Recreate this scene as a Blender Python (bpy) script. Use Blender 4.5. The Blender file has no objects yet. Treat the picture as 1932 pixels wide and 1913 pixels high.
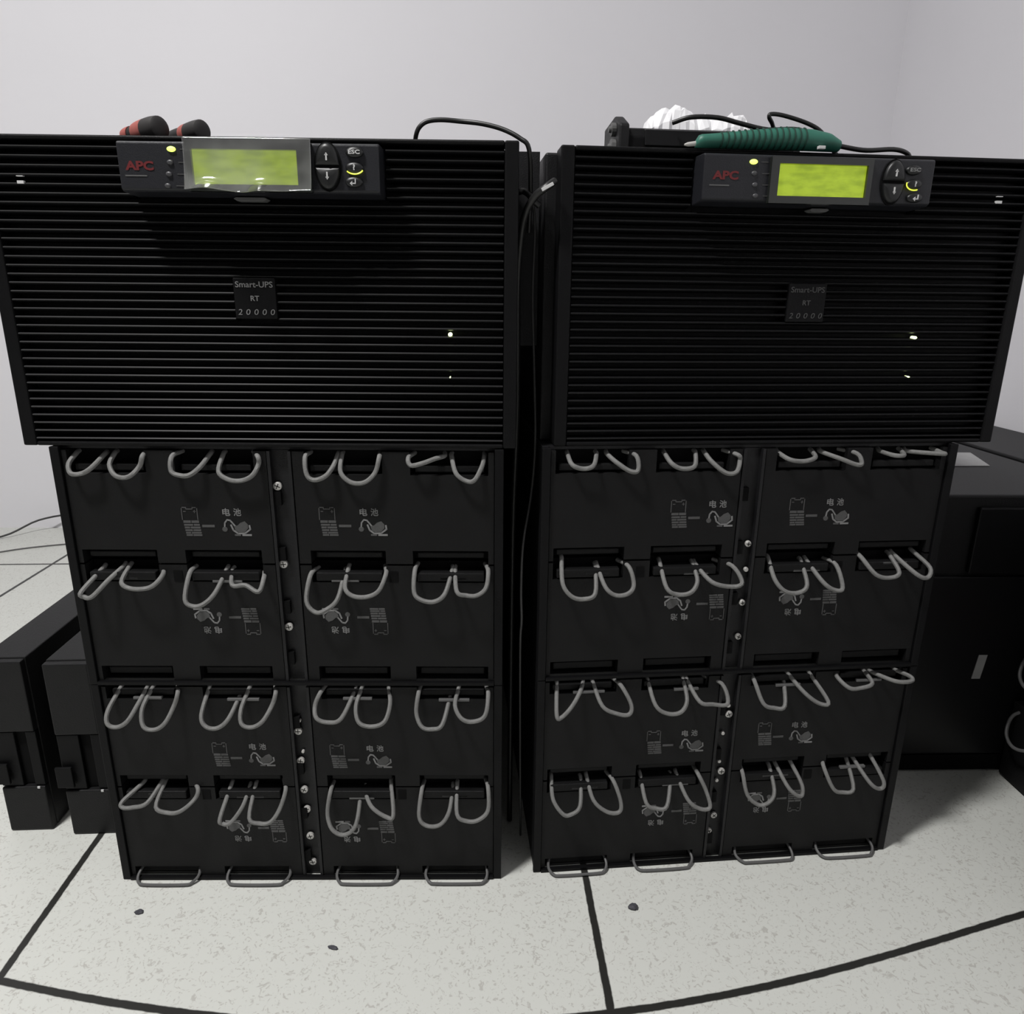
import bpy, math, random
from mathutils import Vector, Matrix
random.seed(7)
SC = bpy.context.scene
COL = SC.collection

# ------------------------------------------------------------------ camera, world, light, exposure
def look(ya, pi, ro):
    f = Vector((math.sin(ya)*math.cos(pi), math.cos(ya)*math.cos(pi), math.sin(pi)))
    r = Vector((math.cos(ya), -math.sin(ya), 0)); u = r.cross(f)
    r2 = r*math.cos(ro)+u*math.sin(ro); u2 = -r*math.sin(ro)+u*math.cos(ro)
    return Matrix((r2, u2, -f)).transposed()
cd = bpy.data.cameras.new('camera'); cam = bpy.data.objects.new('camera', cd); COL.objects.link(cam)
cd.sensor_fit = 'HORIZONTAL'; cd.sensor_width = 36; cd.lens = 36*1338.43/1932
cd.clip_start = 0.01
cam.matrix_world = Matrix.Translation((.4193, -.6564, .6416)) @ look(.0333, -.2804, .01).to_4x4()
SC.camera = cam
w = bpy.data.worlds.new('world'); SC.world = w; w.use_nodes = True
w.node_tree.nodes['Background'].inputs[0].default_value = (.8, .85, 1, 1)
w.node_tree.nodes['Background'].inputs[1].default_value = .05
def area(name, loc, sx, sy, power, color, rot=(0, 0, 0)):
    l = bpy.data.lights.new(name, 'AREA'); l.shape = 'RECTANGLE'; l.size = sx; l.size_y = sy; l.energy = power; l.color = color
    o = bpy.data.objects.new(name, l); COL.objects.link(o); o.location = loc; o.rotation_euler = rot; return o
area('ceiling_lamp', (-.45, -.62, 2.55), .34, .22, 68, (1, .985, .97))
SC.view_settings.view_transform = 'Standard'; SC.view_settings.look = 'None'
SC.view_settings.exposure = 0.0; SC.view_settings.gamma = 1.0; SC.view_settings.use_curve_mapping = False

# ------------------------------------------------------------------ materials
def mat(name, col, rough=.5, metal=0, spec=.5, noise=0, nscale=60, bump=0, bscale=300, emit=None, es=1, alpha=1, trans=0, coat=0):
    m = bpy.data.materials.new(name); m.use_nodes = True; nt = m.node_tree; b = nt.nodes['Principled BSDF']
    b.inputs['Base Color'].default_value = (*col, 1); b.inputs['Roughness'].default_value = rough
    b.inputs['Metallic'].default_value = metal; b.inputs['Specular IOR Level'].default_value = spec
    b.inputs['Alpha'].default_value = alpha; b.inputs['Transmission Weight'].default_value = trans
    b.inputs['Coat Weight'].default_value = coat
    tc = nt.nodes.new('ShaderNodeTexCoord')
    if noise:
        n = nt.nodes.new('ShaderNodeTexNoise'); n.inputs['Scale'].default_value = nscale; n.inputs['Detail'].default_value = 4
        nt.links.new(tc.outputs['Object'], n.inputs['Vector'])
        mx = nt.nodes.new('ShaderNodeMixRGB'); mx.blend_type = 'MIX'
        mx.inputs[1].default_value = (*[c*(1-noise) for c in col], 1); mx.inputs[2].default_value = (*[min(1, c*(1+noise)) for c in col], 1)
        nt.links.new(n.outputs['Fac'], mx.inputs[0]); nt.links.new(mx.outputs[0], b.inputs['Base Color'])
    if bump:
        n2 = nt.nodes.new('ShaderNodeTexNoise'); n2.inputs['Scale'].default_value = bscale; nt.links.new(tc.outputs['Object'], n2.inputs['Vector'])
        bp = nt.nodes.new('ShaderNodeBump'); bp.inputs['Strength'].default_value = bump; bp.inputs['Distance'].default_value = .001
        nt.links.new(n2.outputs['Fac'], bp.inputs['Height']); nt.links.new(bp.outputs[0], b.inputs['Normal'])
    if emit:
        b.inputs['Emission Color'].default_value = (*emit, 1); b.inputs['Emission Strength'].default_value = es
    return m
M = dict(
 metal=mat('black_powder_coat', (.008, .008, .009), .5, spec=.3, noise=.25, nscale=90, bump=.3, bscale=900),
 tray=mat('charcoal_plastic', (.0052, .0052, .0055), .55, spec=.2, noise=.3, nscale=40, bump=.3, bscale=700),
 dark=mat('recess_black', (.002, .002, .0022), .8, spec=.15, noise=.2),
 louver=mat('louver_plastic', (.004, .004, .0048), .42, spec=.26, noise=.2, nscale=50),
 bezel=mat('bezel_plastic', (.0035, .0035, .004), .5, spec=.15, noise=.2, bump=.2, bscale=800),
 face=mat('panel_charcoal', (.013, .0135, .017), .42, spec=.4, noise=.12, nscale=80, bump=.2, bscale=900),
 gloss=mat('window_gloss', (.014, .016, .014), .16, spec=.4, noise=.1, coat=.5),
 button=mat('button_rubber', (.005, .0055, .006), .42, noise=.1),
 cord=mat('grey_cord', (.17, .17, .165), .6, noise=.25, nscale=400, bump=.5, bscale=1500),
 clip=mat('grey_clip', (.10, .10, .10), .5, noise=.2),
 print1=mat('print_grey', (.065, .065, .065), .6, noise=.3, nscale=900),
 print2=mat('print_light', (.20, .20, .20), .6, noise=.2, nscale=900),
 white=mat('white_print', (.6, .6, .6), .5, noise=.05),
 red=mat('logo_red', (.13, .01, .012), .5, noise=.1),
 steel=mat('screw_steel', (.5, .49, .47), .4, metal=.3, noise=.1),
 ledoff=mat('led_off', (.06, .06, .065), .4, noise=.1),
 ledon=mat('led_on', (.6, .8, .2), .4, noise=.02, emit=(.75, 1, .12), es=1.8),
 ring=mat('ring_glow', (.5, .6, .1), .4, noise=.02, emit=(.75, .8, .06), es=.9),
 dot=mat('indicator_glow', (.8, .9, .5), .4, noise=.02, emit=(.85, 1, .5), es=3),
 cable=mat('black_cable', (.008, .008, .008), .42, noise=.2),
 cableg=mat('grey_cable', (.03, .03, .03), .5, noise=.2),
 green=mat('green_plastic', (.02, .125, .088), .5, noise=.25, nscale=60),
 green2=mat('green_groove', (.004, .035, .022), .6, noise=.2),
 hred=mat('handle_red', (.34, .095, .08), .5, noise=.25, nscale=120),
 hblk=mat('handle_black', (.02, .018, .018), .6, noise=.3, nscale=120),
 paper=mat('white_paper', (.78, .78, .8), .7, noise=.04),
 sticker=mat('grey_sticker', (.30, .30, .30), .6, noise=.12, nscale=60),
 sleeve=mat('purple_wire', (.06, .02, .09), .4, noise=.2), redw=mat('red_wire', (.25, .01, .015), .4, noise=.2),
 chip=mat('debris', (.05, .05, .06), .7, noise=.5, nscale=400),
 cab=mat('cabinet_black', (.008, .008, .0085), .5, spec=.22, noise=.3, nscale=60, bump=.3, bscale=700),
 wall=mat('wall_paint', (.80, .79, .825), .75, noise=.03, nscale=3, bump=.1, bscale=60),
 ceil=mat('ceiling_paint', (.6, .6, .6), .9, noise=.02),
)
# film: clear plastic with a milky veil
def film_mat():
    m = bpy.data.materials.new('clear_film'); m.use_nodes = True; nt = m.node_tree; nt.nodes.clear()
    o = nt.nodes.new('ShaderNodeOutputMaterial'); t = nt.nodes.new('ShaderNodeBsdfTransparent'); g = nt.nodes.new('ShaderNodeBsdfGlossy')
    d = nt.nodes.new('ShaderNodeBsdfDiffuse'); d.inputs[0].default_value = (.62, .64, .6, 1); g.inputs['Roughness'].default_value = .07
    tc = nt.nodes.new('ShaderNodeTexCoord'); n = nt.nodes.new('ShaderNodeTexNoise'); n.inputs['Scale'].default_value = 28
    nt.links.new(tc.outputs['Object'], n.inputs['Vector'])
    r = nt.nodes.new('ShaderNodeMapRange'); r.inputs[1].default_value = .4; r.inputs[2].default_value = .7; r.inputs[3].default_value = .03; r.inputs[4].default_value = .16
    nt.links.new(n.outputs['Fac'], r.inputs[0])
    a = nt.nodes.new('ShaderNodeMixShader'); nt.links.new(r.outputs[0], a.inputs[0]); nt.links.new(t.outputs[0], a.inputs[1]); nt.links.new(d.outputs[0], a.inputs[2])
    b = nt.nodes.new('ShaderNodeMixShader'); b.inputs[0].default_value = .18; nt.links.new(a.outputs[0], b.inputs[1]); nt.links.new(g.outputs[0], b.inputs[2])
    nt.links.new(b.outputs[0], o.inputs[0]); return m
M['film'] = film_mat()
def lcd_mat():
    m = bpy.data.materials.new('lcd_backlight'); m.use_nodes = True; nt = m.node_tree; b = nt.nodes['Principled BSDF']
    b.inputs['Base Color'].default_value = (.1, .13, .02, 1); b.inputs['Roughness'].default_value = .3
    tc = nt.nodes.new('ShaderNodeTexCoord'); mp = nt.nodes.new('ShaderNodeMapping'); mp.inputs['Scale'].default_value = (60, 1, 170)
    n = nt.nodes.new('ShaderNodeTexNoise'); n.inputs['Scale'].default_value = 1; n.inputs['Detail'].default_value = 3
    nt.links.new(tc.outputs['Object'], mp.inputs[0]); nt.links.new(mp.outputs[0], n.inputs['Vector'])
    r = nt.nodes.new('ShaderNodeValToRGB'); r.color_ramp.elements[0].position = .35; r.color_ramp.elements[0].color = (.24, .34, .012, 1)
    r.color_ramp.elements[1].position = .6; r.color_ramp.elements[1].color = (.37, .5, .022, 1)
    nt.links.new(n.outputs['Fac'], r.inputs[0]); nt.links.new(r.outputs[0], b.inputs['Emission Color']); b.inputs['Emission Strength'].default_value = .84
    return m
M['lcd'] = lcd_mat()
def floor_mat():
    m = bpy.data.materials.new('speckled_tiles'); m.use_nodes = True; nt = m.node_tree; b = nt.nodes['Principled BSDF']
    b.inputs['Roughness'].default_value = .42; N = nt.nodes.new; L = nt.links.new
    tc = N('ShaderNodeTexCoord'); mp = N('ShaderNodeMapping'); mp.vector_type = 'TEXTURE'
    mp.inputs['Location'].default_value = (-.0605, -.13, 0); mp.inputs['Rotation'].default_value = (0, 0, .018); mp.inputs['Scale'].default_value = (.5952, .5952, 1)
    # the joint in front of the stacks is laid in a slight bow
    so = N('ShaderNodeSeparateXYZ'); L(tc.outputs['Object'], so.inputs[0])
    def mth(op, a, b=None):
        q = N('ShaderNodeMath'); q.operation = op
        for i, v_ in enumerate((a, b)):
            if v_ is None: continue
            if isinstance(v_, (int, float)): q.inputs[i].default_value = v_
            else: L(v_, q.inputs[i])
        return q.outputs[0]
    dx_ = mth('SUBTRACT', so.outputs[0], .40); bow = mth('MULTIPLY', mth('TANH', mth('MULTIPLY', mth('MULTIPLY', dx_, dx_), 1.9)), .165)
    fade = N('ShaderNodeMapRange'); fade.inputs[1].default_value = .10; fade.inputs[2].default_value = .34; fade.inputs[3].default_value = 1; fade.inputs[4].default_value = 0
    L(so.outputs[1], fade.inputs[0])
    yy = mth('ADD', so.outputs[1], mth('MULTIPLY', mth('SUBTRACT', .036, bow), fade.outputs[0]))
    xx = mth('SUBTRACT', so.outputs[0], mth('MULTIPLY', mth('MAXIMUM', mth('SUBTRACT', so.outputs[0], .70), 0), .12))
    cb = N('ShaderNodeCombineXYZ'); L(xx, cb.inputs[0]); L(yy, cb.inputs[1])
    L(cb.outputs[0], mp.inputs[0])
    sx = N('ShaderNodeSeparateXYZ'); L(mp.outputs[0], sx.inputs[0])
    def dist(sock):
        p = N('ShaderNodeMath'); p.operation = 'PINGPONG'; p.inputs[1].default_value = .5; L(sock, p.inputs[0]); return p.outputs[0]
    mn = N('ShaderNodeMath'); mn.operation = 'MINIMUM'; L(dist(sx.outputs[0]), mn.inputs[0]); L(dist(sx.outputs[1]), mn.inputs[1])
    nw = N('ShaderNodeTexNoise'); nw.inputs['Scale'].default_value = 90; L(tc.outputs['Object'], nw.inputs['Vector'])
    ad = N('ShaderNodeMath'); ad.operation = 'MULTIPLY_ADD'; L(nw.outputs['Fac'], ad.inputs[0]); ad.inputs[1].default_value = .003; L(mn.outputs[0], ad.inputs[2])
    ln = N('ShaderNodeMapRange'); ln.inputs[1].default_value = .0072; ln.inputs[2].default_value = .0092; L(ad.outputs[0], ln.inputs[0])
    # speckles: stretched voronoi flecks with noise-warped edges
    wz = N('ShaderNodeTexNoise'); wz.inputs['Scale'].default_value = 70; L(tc.outputs['Object'], wz.inputs['Vector'])
    wm = N('ShaderNodeMixRGB'); wm.blend_type = 'ADD'; wm.inputs[0].default_value = .035; L(tc.outputs['Object'], wm.inputs[1]); L(wz.outputs['Color'], wm.inputs[2])
    v = N('ShaderNodeTexVoronoi'); v.inputs['Scale'].default_value = 135; L(wm.outputs[0], v.inputs['Vector'])
    vr = N('ShaderNodeMapRange'); vr.inputs[1].default_value = .12; vr.inputs[2].default_value = .22; L(v.outputs['Distance'], vr.inputs[0])
    n3 = N('ShaderNodeTexNoise'); n3.inputs['Scale'].default_value = 190; n3.inputs['Detail'].default_value = 2; L(wm.outputs[0], n3.inputs['Vector'])
    nr = N('ShaderNodeMapRange'); nr.inputs[1].default_value = .32; nr.inputs[2].default_value = .42; L(n3.outputs['Fac'], nr.inputs[0])
    mu = N('ShaderNodeMath'); mu.operation = 'MINIMUM'; L(vr.outputs[0], mu.inputs[0]); L(nr.outputs[0], mu.inputs[1])
    c1 = N('ShaderNodeMixRGB'); c1.inputs[1].default_value = (.47, .465, .435, 1); c1.inputs[2].default_value = (.61, .62, .585, 1); L(mu.outputs[0], c1.inputs[0])
    c2 = N('ShaderNodeMixRGB'); c2.inputs[1].default_value = (.02, .02, .018, 1); L(c1.outputs[0], c2.inputs[2]); L(ln.outputs[0], c2.inputs[0])
    L(c2.outputs[0], b.inputs['Base Color']); return m
M['floor'] = floor_mat()

# ------------------------------------------------------------------ mesh helpers
def cr(pts, n=5):
    P = [Vector(p) for p in pts]
    if len(P) < 3: return P
    Q = [2*P[0]-P[1]]+P+[2*P[-1]-P[-2]]; out = []
    for i in range(1, len(Q)-2):
        for k in range(n):
            t = k/n; a, b, c, d = Q[i-1], Q[i], Q[i+1], Q[i+2]
            out.append(.5*((2*b)+(c-a)*t+(2*a-5*b+4*c-d)*t*t+(3*b-a-3*c+d)*t**3))
    out.append(P[-1]); return out
class MB:
    def __init__(s): s.v = []; s.f = []; s.mi = []; s.cur = 0
    def add(s, vs, fs):
        o = len(s.v); s.v += [tuple(v) for v in vs]
        for f in fs: s.f.append([i+o for i in f]); s.mi.append(s.cur)
        return s
    def box(s, x0, x1, y0, y1, z0, z1):
        return s.add([(x, y, z) for z in (z0, z1) for y in (y0, y1) for x in (x0, x1)],
                     [(0, 2, 3, 1), (4, 5, 7, 6), (0, 1, 5, 4), (2, 6, 7, 3), (0, 4, 6, 2), (1, 3, 7, 5)])
    def prism_x(s, prof, x0, x1):            # prof: (y,z) closed loop
        n = len(prof); return s.add([(x0, y, z) for y, z in prof]+[(x1, y, z) for y, z in prof],
            [list(range(n))[::-1], list(range(n, 2*n))]+[(i, (i+1) % n, n+(i+1) % n, n+i) for i in range(n)])
    def prism_y(s, poly, y0, y1):            # poly: (x,z) closed loop
        n = len(poly); return s.add([(x, y0, z) for x, z in poly]+[(x, y1, z) for x, z in poly],
            [list(range(n)), list(range(n, 2*n))[::-1]]+[(i, n+i, n+(i+1) % n, (i+1) % n) for i in range(n)])
    def prism_z(s, poly, z0, z1):
        n = len(poly); return s.add([(x, y, z0) for x, y in poly]+[(x, y, z1) for x, y in poly],
            [list(range(n))[::-1], list(range(n, 2*n))]+[(i, (i+1) % n, n+(i+1) % n, n+i) for i in range(n)])
    def tube(s, pts, r, n=10, smooth=5, radii=None):
        P = cr(pts, smooth) if smooth else [Vector(p) for p in pts]
        if radii: R = [radii[min(len(radii)-1, int(i/(len(P)-1)*(len(radii)-1)+.5))] for i in range(len(P))]
        else: R = [r]*len(P)
        vs = []; fs = []; up = None
        for i, p in enumerate(P):
            t = (P[min(i+1, len(P)-1)]-P[max(i-1, 0)]).normalized()
            if up is None: up = Vector((0, 0, 1)) if abs(t.z) < .9 else Vector((0, 1, 0))
            a = t.cross(up).normalized(); b = a.cross(t).normalized(); up = b
            for k in range(n):
                th = 2*math.pi*k/n; vs.append(p+a*math.cos(th)*R[i]+b*math.sin(th)*R[i])
        for i in range(len(P)-1):
            for k in range(n): fs.append((i*n+k, i*n+(k+1) % n, (i+1)*n+(k+1) % n, (i+1)*n+k))
        fs.append(list(range(n))[::-1]); fs.append([(len(P)-1)*n+k for k in range(n)])
        return s.add(vs, fs)
    def lathe(s, p0, ax, prof, n=20):        # prof: (distance along axis, radius)
        ax = Vector(ax).normalized(); p0 = Vector(p0); up = Vector((0, 0, 1)) if abs(ax.z) < .9 else Vector((0, 1, 0))
        a = ax.cross(up).normalized(); b = a.cross(ax); vs = []; fs = []
        for h, r in prof:
            for k in range(n):
                th = 2*math.pi*k/n; vs.append(p0+ax*h+a*math.cos(th)*r+b*math.sin(th)*r)
        m = len(prof)
        for i in range(m-1):
            for k in range(n): fs.append((i*n+k, i*n+(k+1) % n, (i+1)*n+(k+1) % n, (i+1)*n+k))
        fs.append(list(range(n))[::-1]); fs.append([(m-1)*n+k for k in range(n)])
        return s.add(vs, fs)
    def ellipse_y(s, cx, cz, rx, rz, y0, y1, a0=0, a1=360, n=28, dome=0):
        full = abs(a1-a0) >= 360; k = n if full else n+1
        pts = [(cx+rx*math.cos(math.radians(a0+(a1-a0)*i/n)), cz+rz*math.sin(math.radians(a0+(a1-a0)*i/n))) for i in range(k)]
        if not dome: return s.prism_y(pts, y0, y1)
        mx = sum(p[0] for p in pts)/k; mz = sum(p[1] for p in pts)/k
        vs = []; fs = []; rings = [(1, y1), (1, y0+dome), (.82, y0+dome*.3), (.45, y0)]
        for q, y in rings:
            vs += [(mx+(p[0]-mx)*q, y, mz+(p[1]-mz)*q) for p in pts]
        for r in range(3):
            for i in range(k): fs.append((r*k+i, r*k+(i+1) % k, (r+1)*k+(i+1) % k, (r+1)*k+i))
        fs.append([3*k+i for i in range(k)]); fs.append(list(range(k))[::-1]); return s.add(vs, fs)
    def text(s, body, cx, cz, h, y, depth=.0004, space=1, bold=0, width=None, rot=0, shear=0):
        cu = bpy.data.curves.new('t', 'FONT'); cu.body = body; cu.size = 1; cu.extrude = 0; cu.offset = bold; cu.space_character = space; cu.resolution_u = 3; cu.shear = shear
        ob = bpy.data.objects.new('t', cu); COL.objects.link(ob); bpy.context.view_layer.update()
        dg = bpy.context.evaluated_depsgraph_get(); me = bpy.data.meshes.new_from_object(ob.evaluated_get(dg))
        if len(me.vertices):
            xs = [v.co.x for v in me.vertices]; ys = [v.co.y for v in me.vertices]
            k = h/max(1e-6, max(ys)-min(ys)); kx = k if width is None else width/max(1e-6, max(xs)-min(xs))
            ox = (max(xs)+min(xs))/2; oy = (max(ys)+min(ys))/2; c, sn = math.cos(rot), math.sin(rot)
            n = len(me.vertices); V = []
            for yy in (y, y+depth):
                for v in me.vertices:
                    a, b = (v.co.x-ox)*kx, (v.co.y-oy)*k; V.append((cx+a*c-b*sn, yy, cz+a*sn+b*c))
            F = [list(p.vertices) for p in me.polygons]; F += [[i+n for i in p.vertices][::-1] for p in me.polygons]
            s.add(V, F)
        bpy.data.objects.remove(ob); bpy.data.curves.remove(cu); bpy.data.meshes.remove(me); return s
    def bar(s, pts, wd, y0, y1):             # flat stroke in the xz plane
        for a, b in zip(pts, pts[1:]):
            a = Vector(a); b = Vector(b); t = (b-a); l = t.length
            if l < 1e-9: continue
            t /= l; nn = Vector((-t.y, t.x))*wd/2; e = t*wd*.25
            q = [a-e-nn, b+e-nn, b+e+nn, a-e+nn]; s.prism_y([(p.x, p.y) for p in q], y0, y1)
        return s
    def build(s, name, mats, parent=None, off=(0, 0, 0), smooth=False, bevel=0, world=None):
        me = bpy.data.meshes.new(name); me.from_pydata([(v[0]-off[0], v[1]-off[1], v[2]-off[2]) for v in s.v], [], s.f)
        for m in (mats if isinstance(mats, (list, tuple)) else [mats]): me.materials.append(M[m] if isinstance(m, str) else m)
        me.polygons.foreach_set('material_index', s.mi)
        if smooth: me.polygons.foreach_set('use_smooth', [True]*len(me.polygons))
        me.update(); me.validate()
        o = bpy.data.objects.new(name, me); COL.objects.link(o)
        if parent is not None: o.parent = parent
        if bevel:
            b = o.modifiers.new('bevel', 'BEVEL'); b.width = bevel; b.segments = 2; b.limit_method = 'ANGLE'; b.harden_normals = False
        if smooth:
            e = o.modifiers.new('split', 'EDGE_SPLIT'); e.split_angle = math.radians(45)
        return o
# frames of the two stacks: local x runs along the front, local y goes back into the room
FR = {'W': (Vector((0, 0, 0)), 0.0), 'L': (Vector((.00007, .00772, 0)), -.0179), 'R': (Vector((.47288, .00834, 0)), .0652)}
class Thing:
    def __init__(s, name, label, cat, fr='W', base=(0, 0, 0), group=None, yaw=0):
        s.off = base; p, a = FR[fr]
        o = bpy.data.objects.new(name, None); COL.objects.link(o); o.empty_display_size = .02
        o.location = p+Matrix.Rotation(a, 3, 'Z') @ Vector(base); o.rotation_euler = (0, 0, a+yaw)
        o['label'] = label; o['category'] = cat
        if group: o['group'] = group
        s.root = o
    def part(s, name, mb, m, parent=None, label=None, **k):
        o = mb.build(name, m, parent or s.root, s.off, **k)
        if label: o['label'] = label
        return o
def single(name, mb, m, label, cat, fr='W', base=(0, 0, 0), group=None, **k):
    o = mb.build(name, m, None, base, **k); p, a = FR[fr]
    o.location = p+Matrix.Rotation(a, 3, 'Z') @ Vector(base); o.rotation_euler = (0, 0, a)
    o['label'] = label; o['category'] = cat
    if group: o['group'] = group
    return o
def struct(name, mb, m, **k):
    o = mb.build(name, m, **k); o['kind'] = 'structure'; return o

# ------------------------------------------------------------------ room
YB, XR, XL, YF, ZC = 1.35, 1.46, -4.5, -5.5, 2.6
struct('floor', MB().box(XL-.1, XR+.1, YF-.1, YB+.1, -.05, 0), 'floor')
struct('wall_back', MB().box(XL-.1, XR, YB, YB+.1, 0, ZC), 'wall')
struct('wall_right', MB().box(XR, XR+.1, YF, YB+.1, 0, ZC), 'wall')
struct('wall_left', MB().box(XL-.1, XL, YF, YB, 0, ZC), 'wall')
struct('wall_front', MB().box(XL-.1, XR+.1, YF-.1, YF, 0, ZC), 'wall')
struct('ceiling', MB().box(XL-.1, XR+.1, YF-.1, YB+.1, ZC, ZC+.05), 'ceil')

# ------------------------------------------------------------------ battery racks and trays
H1, H2, HU, SB = .2512, .506, .7755, .017
DEP = .50
NX = [(.013, .087), (.115, .191), (.240, .315), (.342, .418)]      # recess of each battery, along the front
CORDS={
('L',0):[[[(18,500),(16,489),(20,481),(30,481),(39,486),(45,496)],[(55,499),(54,488),(62,479),(74,478),(83,487),(87,498)]],[[(115,497),(115,484),(122,480),(132,480),(141,487),(147,497)],[(160,497),(159,483),(169,476),(181,475),(192,480),(197,490),(197,499)]],[[(242,498),(244,481),(251,476),(262,480),(268,488),(271,498)],[(275,501),(276,483),(286,474),(299,474),(309,483),(313,501)]],[[(341,499),(344,491),(355,493),(367,496),(375,500)],[(382,500),(387,483),(397,476),(405,477),(412,489),(414,500)]]],
('L',1):[[[(26,378),(15,362),(17,357),(25,357),(38,371),(47,380)],[(53,380),(54,371),(64,366),(79,366),(88,370),(92,377)]],[[(118,377),(116,354),(124,347),(135,350),(145,360),(151,377)],[(157,376),(163,368),(176,368),(190,363),(192,373)]],[[(239,376),(236,352),(245,341),(256,344),(267,354),(271,375)],[(275,379),(275,366),(283,359),(297,358),(309,364),(315,378)]],[[(344,381),(344,362),(351,355),(364,353),(375,361),(381,378)],[(384,378),(387,364),(396,360),(407,360),(416,367),(418,381)]]],
('L',2):[[[(25,243),(18,225),(19,213),(28,209),(40,216),(48,230),(53,244)],[(59,244),(53,226),(56,210),(67,206),(79,214),(86,229),(90,244)]],[[(119,243),(116,221),(121,210),(133,208),(145,218),(152,235)],[(162,243),(157,226),(159,213),(169,209),(181,216),(189,229),(193,243)]],[[(240,243),(235,230),(238,220),(250,215),(264,220),(275,240)],[(282,245),(278,229),(282,215),(295,210),(309,216),(314,231),(311,243)]],[[(344,243),(342,223),(348,210),(359,207),(370,213),(377,234)],[(386,245),(383,231),(390,220),(402,216),(415,223),(418,243)]]],
('L',3):[[[(33,123),(19,114),(20,109),(31,109),(46,113),(53,123)],[(56,121),(55,108),(68,102),(82,104),(95,113),(98,123)]],[[(130,119),(124,95),(126,88),(135,89),(147,104),(150,116)],[(157,118),(156,95),(167,88),(179,90),(188,102),(194,121)]],[[(243,118),(240,95),(246,80),(259,73),(272,85),(275,112)],[(279,114),(290,106),(307,96),(314,99),(309,123)]],[[(344,119),(342,95),(350,85),(365,86),(375,99),(378,116)],[(383,119),(384,99),(394,91),(407,92),(418,102),(418,123)]]],
('R',0):[[[(26,505),(28,490),(39,486),(49,489),(55,502)],[(66,504),(73,491),(86,483),(94,484),(93,504)]],[[(125,504),(128,490),(138,485),(151,487),(157,501)],[(167,503),(171,490),(184,480),(195,481),(200,492),(197,503)]],[[(244,501),(249,493),(264,491),(277,494),(281,500)],[(291,502),(306,492),(320,487),(326,488),(323,500)]],[[(355,504),(360,496),(370,496),(378,504)],[(384,507),(401,501),(414,497),(415,506)]]],
('R',1):[[[(23,387),(22,366),(31,354),(44,351),(55,357),(59,377)],[(61,378),(66,362),(77,354),(90,356),(96,364),(92,380)]],[[(128,380),(130,360),(142,353),(156,355),(164,365),(164,377)],[(167,377),(178,365),(199,360),(210,364),(203,378)]],[[(247,381),(248,364),(258,353),(273,351),(282,359),(284,377)],[(290,378),(300,361),(312,353),(321,355),(318,376)]],[[(345,384),(356,369),(372,365),(383,370),(384,382)],[(388,383),(402,368),(415,364),(420,373),(411,385)]]],
('R',2):[[[(22,244),(19,217),(24,214),(35,224),(45,235),(51,245)],[(62,242),(69,224),(84,216),(98,214),(101,224),(91,244)]],[[(124,241),(128,222),(141,213),(156,214),(164,225),(164,241)],[(168,241),(176,226),(191,222),(208,222),(205,239)]],[[(242,241),(249,220),(262,214),(274,216),(281,236)],[(286,244),(298,228),(314,217),(324,219),(311,243)]],[[(338,248),(346,235),(359,234),(374,238),(376,248)],[(382,249),(399,241),(418,240),(421,245),(413,251)]]],
('R',3):[[[(19,121),(19,105),(29,91),(38,89),(49,98),(53,117)],[(60,120),(65,102),(80,90),(94,89),(96,100),(89,120)]],[[(123,118),(125,98),(136,91),(149,93),(159,114)],[(166,117),(174,98),(188,87),(200,88),(197,104),(189,121)]],[[(241,121),(245,99),(259,87),(272,92),(278,102),(278,120)],[(286,122),(294,105),(308,96),(310,108),(303,126)]],[[(338,126),(346,104),(358,98),(371,102),(373,124)],[(380,127),(391,108),(404,100),(408,109),(399,133)]]],
}

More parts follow.
